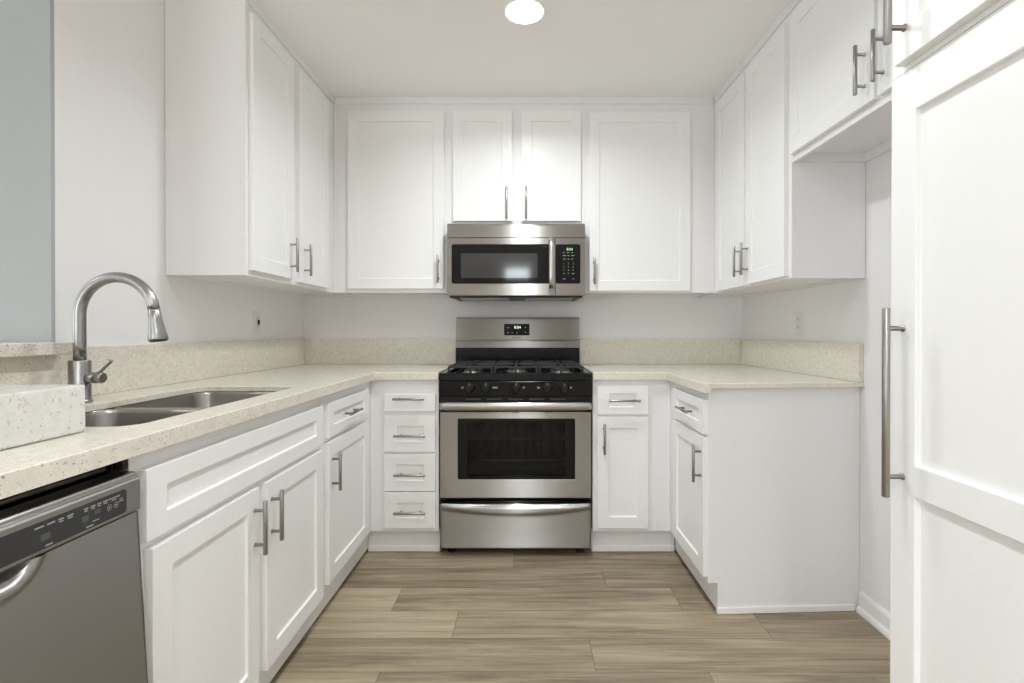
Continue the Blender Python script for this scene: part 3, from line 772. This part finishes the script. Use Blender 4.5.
# carcass with an open oven cavity
bm = BM(); s = .02; y0, y1 = YR+.042, 3.070
box(bm, RX0+.001, RX0+s, y0, y1, .030, .874); box(bm, RX1-s, RX1-.001, y0, y1, .030, .874)
box(bm, RX0+s, RX1-s, y1-s, y1, .030, .874); box(bm, RX0+s, RX1-s, y0, y1-s, .030, .05); box(bm, RX0+s, RX1-s, y0, y1-s, .862, .874)
box(bm, RX0+s, RX1-s, y0+.001, y1-s, .275, .30); box(bm, RX0+s, RX1-s, y0+.001, y1-s, .722, .74)
box(bm, RX0+s, RX0+.07, y0+.001, y1-s, .30, .722); box(bm, RX1-.07, RX1-s, y0+.001, y1-s, .30, .722)
obj('body', bm, BLACKM, t)
# cooktop pan with a raised rolled rim
bm = BM()
box(bm, RX0-.001, RX1+.001, 2.462, 2.486, .8765, .914); box(bm, RX0-.001, RX0+.030, 2.486, 3.03, .8765, .914); box(bm, RX1-.030, RX1+.001, 2.486, 3.03, .8765, .914)
box(bm, RX0+.030, RX1-.030, 2.486, 3.03, .8765, .900)
ck = obj('cooktop', bm, BLACK, t, .004)
# burners
BUR = [(-.285, 2.63, .040), (-.285, 2.88, .034), (RC, 2.755, .045), (.182, 2.63, .046), (.182, 2.88, .030)]
for bx_, by_, br in BUR:
    b = obj('burner', lathe(BM(), [(br*1.35, .9005), (br*1.35, .903), (br*1.05, .906), (br, .9155), (br*.5, .9155)], (bx_, by_, 0), 'Z', 28), STEELL if bx_ == RC else NICKEL, t)
    obj('burner_cap', lathe(BM(), [(br*.95, .9158), (br*.97, .9185), (br*.90, .9225), (.00001, .924)], (bx_, by_, 0), 'Z', 28), IRON, b)
# cast iron grates: three sections
def grate(x0, x1, cx, ys):
    bm = BM(); w = .0055; zt, zb = .946, .936; ya, yb = 2.500, 3.015
    def bar(ax0, ax1, ay0, ay1, z0=zb, z1=zt): box(bm, ax0, ax1, ay0, ay1, z0, z1)
    bar(x0, x1, ya, ya+2*w); bar(x0, x1, yb-2*w, yb); bar(x0, x0+2*w, ya+2*w, yb-2*w); bar(x1-2*w, x1, ya+2*w, yb-2*w)
    bar(x0+2*w, x1-2*w, 2.752, 2.752+2*w)
    for cy in ys:
        for dx, dy in ((1, 0), (-1, 0), (0, 1), (0, -1)):
            r0 = .028
            if dx: 
                a, b = sorted((cx+dx*r0, x1-2*w if dx > 0 else x0+2*w)); bar(a, b, cy-w, cy+w, zb+.002, zt+.002)
            else:
                lim = {1: min([v for v in (2.752, yb-2*w) if v > cy+r0], default=yb-2*w), -1: max([v for v in (2.752+2*w, ya+2*w) if v < cy-r0], default=ya+2*w)}[dy]
                a, b = sorted((cy+dy*r0, lim)); bar(cx-w, cx+w, a, b, zb+.002, zt+.002)
    xs = [x0, (x0+x1)/2-w, x1-2*w]
    for xx in xs:
        for yy in (ya, yb-2*w): bar(xx, xx+2*w, yy, yy+2*w, .9005 if x0+.03 < xx < x1-.03 or True else zb, zb)
    return bm
for (a, b, cx, ys) in ((RX0+.036, RX0+.262, -.285, (2.63, 2.88)), (RX0+.266, RX1-.266, RC, (2.66, 2.86)), (RX1-.262, RX1-.036, .182, (2.63, 2.88))):
    obj('grate', grate(a, b, cx, ys), IRON, t, .0015)
# front control panel
bm = BM(); yy = 2.462
prof = [(0, .8745), (.002, .872), (-.004, .803), (-.008, .7985), (-.040, .7985), (-.040, .8745)]
fC = ('-Y', yy)
a = [bm.verts.new(FR(fC, RX0, z, d)) for d, z in prof]; b = [bm.verts.new(FR(fC, RX1, z, d)) for d, z in prof]
bm.faces.new(a); bm.faces.new(b[::-1])
for i in range(6): bm.faces.new((a[i], b[i], b[(i+1) % 6], a[(i+1) % 6]))
cpn = obj('control_panel', bm, BLACK, t, .001)
for kx in (-.276, -.197, -.0475, .105, .187):
    kn = obj('knob', lathe(BM(), [(.0235, .0005), (.0235, -.004), (.0195, -.007), (.0185, -.022), (.015, -.0245), (.00001, -.0245)], (kx, yy, .8445), 'Y', 28), BLACKM, t)
    bm = BM(); prism(bm, [(kx-.0048, .8235), (kx+.0048, .8235), (kx+.0040, .8670), (kx-.0040, .8670)], fC, .0247, .036)
    obj('grip', bm, BLACKM, kn, .0015)
    bm = BM(); prism(bm, [(kx-.001, .856), (kx+.001, .856), (kx+.001, .8665), (kx-.001, .8665)], fC, .0361, .0365); obj('pointer', bm, PRINT, kn)
bm = BM()
for mx_, hw in ((-.312, .006), (-.152, .013), (-.010, .005), (.0625, .007), (.2225, .005)):
    for q in range(2 if hw < .01 else 4):
        w0 = 2*hw/(2 if hw < .01 else 4)
        prism(bm, [(mx_-hw+q*w0, .8395), (mx_-hw+(q+.72)*w0, .8395), (mx_-hw+(q+.72)*w0, .8475), (mx_-hw+q*w0, .8475)], fC, .0003, .0012)
obj('burner_marks', bm, PRINT, cpn)
# dark vented gap behind the oven handle
bm = BM(); box(bm, RX0+.002, RX1-.002, YR+.010, YR+.040, .722, .797)
obj('vent_trim', bm, BLACKM, t)
bm = BM()
for k in range(5): box(bm, -.30+k*.105, -.30+k*.105+.075, YR+.004, YR+.0098, .781, .787)
obj('vent_slots', bm, DIM, t)
# oven door
fO = ('-Y', YR)
od = obj('oven_door', framed(fO, RX0+.002, RX1-.002, .2955, .7205, -.3385, .2435, .3865, .6885, .006, -.040, 0), STEEL, t, .0015)
wn = obj('window_frame', framed(fO, -.3380, .2430, .3870, .6880, -.290, .193, .403, .674, .004, -.030, -.0012), GLASSB, od)
bm = BM(); prism(bm, rrect(-.2905, .1935, .4025, .6745, .004, 4), fO, -.020, -.016); obj('window_glass', bm, OVENG, od)
for zr in (.470, .578):
    bm = BM(); ya, yb = YR+.047, 3.03
    tube(bm, [(-.350, ya, zr), (.247, ya, zr)], .0035, 8); tube(bm, [(-.350, yb, zr), (.247, yb, zr)], .003, 8)
    for k in range(13): tube(bm, [(-.340+k*.0478, ya, zr), (-.340+k*.0478, yb, zr)], .002, 6)
    obj('oven_rack', bm, NICKEL, t)
# oven handle: wide flattened bar, slightly bowed, on end brackets
def bow_bar(x0, x1, z0, z1, dmid, dend, m, parent, name):
    bm = BM(); n = 40; prev = None; zc, hh = (z0+z1)/2, (z1-z0)/2
    for i in range(n+1):
        k = i/n; x = x0+(x1-x0)*k; e = 1-(2*k-1)**4
        D = dend+(dmid-dend)*(1-(2*k-1)**2)
        h = hh*(.80+.20*min(1, e*3))
        ring = [bm.verts.new(FR(fO, x, zc+h*math.sin(a), D+.011*math.cos(a))) for a in [2*PI*q/14 for q in range(14)]]
        if prev:
            for q in range(14):
                f = bm.faces.new((prev[q], prev[(q+1) % 14], ring[(q+1) % 14], ring[q])); f.smooth = True
        else: bm.faces.new(ring)
        prev = ring
    bm.faces.new(prev)
    for xx in (x0+.004, x1-.030): prism(bm, [(xx, zc-hh*.7), (xx+.026, zc-hh*.7), (xx+.026, zc+hh*.7), (xx, zc+hh*.7)], fO, -.0095, dend)
    return obj(name, bm, m, parent)
bow_bar(RX0+.003, RX1-.003, .7335, .7745, .040, .026, STEELL, od, 'handle')
# storage drawer with a bowed lip
bm = BM(); nu, nz = 60, 40; vs = []
x0, x1, z0, z1 = RX0+.002, RX1-.002, .0435, .268
def ss(a, b, x): x = max(0, min(1, (x-a)/(b-a))); return x*x*(3-2*x)
for i in range(nu+1):
    row = []; x = x0+(x1-x0)*i/nu; k = (x-RC)/(x1-RC); c = 1-k*k
    for j in range(nz+1):
        z = z0+(z1-z0)*j/nz
        zl = .233-.028*c                      # lower edge of the lip
        top = .262-.004*(1-c)
        d = (.006+.020*c)*ss(zl, zl+.022, z)*(1-.75*ss(top-.012, .268, z)*(.4+.6*c))
        row.append(bm.verts.new(FR(fO, x, z, d)))
    vs.append(row)
for i in range(nu):
    for j in range(nz):
        f = bm.faces.new((vs[i][j], vs[i+1][j], vs[i+1][j+1], vs[i][j+1])); f.smooth = True
e = [vs[i][0] for i in range(nu+1)] + [vs[nu][j] for j in range(1, nz+1)] + [vs[i][nz] for i in range(nu-1, -1, -1)] + [vs[0][j] for j in range(nz-1, 0, -1)]
bk = [bm.verts.new((v.co.x, YR+.040, v.co.z)) for v in e]; n = len(e)
for i in range(n): bm.faces.new((e[i], bk[i], bk[(i+1) % n], e[(i+1) % n]))
bm.faces.new(bk)
obj('storage_drawer', bm, STEEL, t)
for xx in (RX0+.05, RX1-.05):
    for yy_ in (YR+.07, 3.0):
        obj('foot', lathe(BM(), [(.014, .0005), (.020, .004), (.020, .012), (.010, .014), (.010, .0295)], (xx, yy_, 0), 'Z', 20), BLACKM, t)
# backguard
YG = 3.060
bm = BM(); GX0, GX1 = RC-.3765, RC+.3765
prof = [(0, 1.066), (.002, 1.072), (.0, 1.198), (-.003, 1.204), (-.010, 1.206), (-.040, 1.206), (-.040, 1.020), (.004, 1.020), (.004, 1.060)]
fG = ('-Y', YG)
a = [bm.verts.new(FR(fG, GX0, z, d)) for d, z in prof]; b = [bm.verts.new(FR(fG, GX1, z, d)) for d, z in prof]; n = len(prof)
bm.faces.new(a); bm.faces.new(b[::-1])
for i in range(n): bm.faces.new((a[i], b[i], b[(i+1) % n], a[(i+1) % n]))
bg = obj('backguard', bm, STEEL, t, .001)
bm = BM(); box(bm, GX0+.001, GX1-.001, 3.046, 3.079, .9005, 1.0192); obj('back_panel', bm, BLACK, t, .001)
bm = BM(); prism(bm, rrect(-.134, .0215, 1.0965, 1.167, .003, 3), fG, -.001, .0035); ds = obj('display_panel', bm, GLASSB, bg)
obj('display', text_mesh('8:04', .024, fG, -.052, 1.145, .0037), PALED, bg)
for u, z, wd, h in ((-.110, 1.143, .016, .004), (-.110, 1.113, .016, .004), (-.083, 1.113, .010, .005), (-.055, 1.113, .004, .010), (-.004, 1.145, .006, .006), (-.004, 1.115, .005, .007)):
    bm = BM(); prism(bm, [(u-wd/2, z-h/2), (u+wd/2, z-h/2), (u+wd/2, z+h/2), (u-wd/2, z+h/2)], fG, .0034, .0039); obj('key', bm, PRINT, bg)
bm = BM()
for k in range(10): prism(bm, [(-.086+k*.0056, 1.0785), (-.086+k*.0056+.0040, 1.0785), (-.086+k*.0056+.0040, 1.0835), (-.086+k*.0056, 1.0835)], fG, .0018, .0024)
obj('brand_mark', bm, DIM, bg)
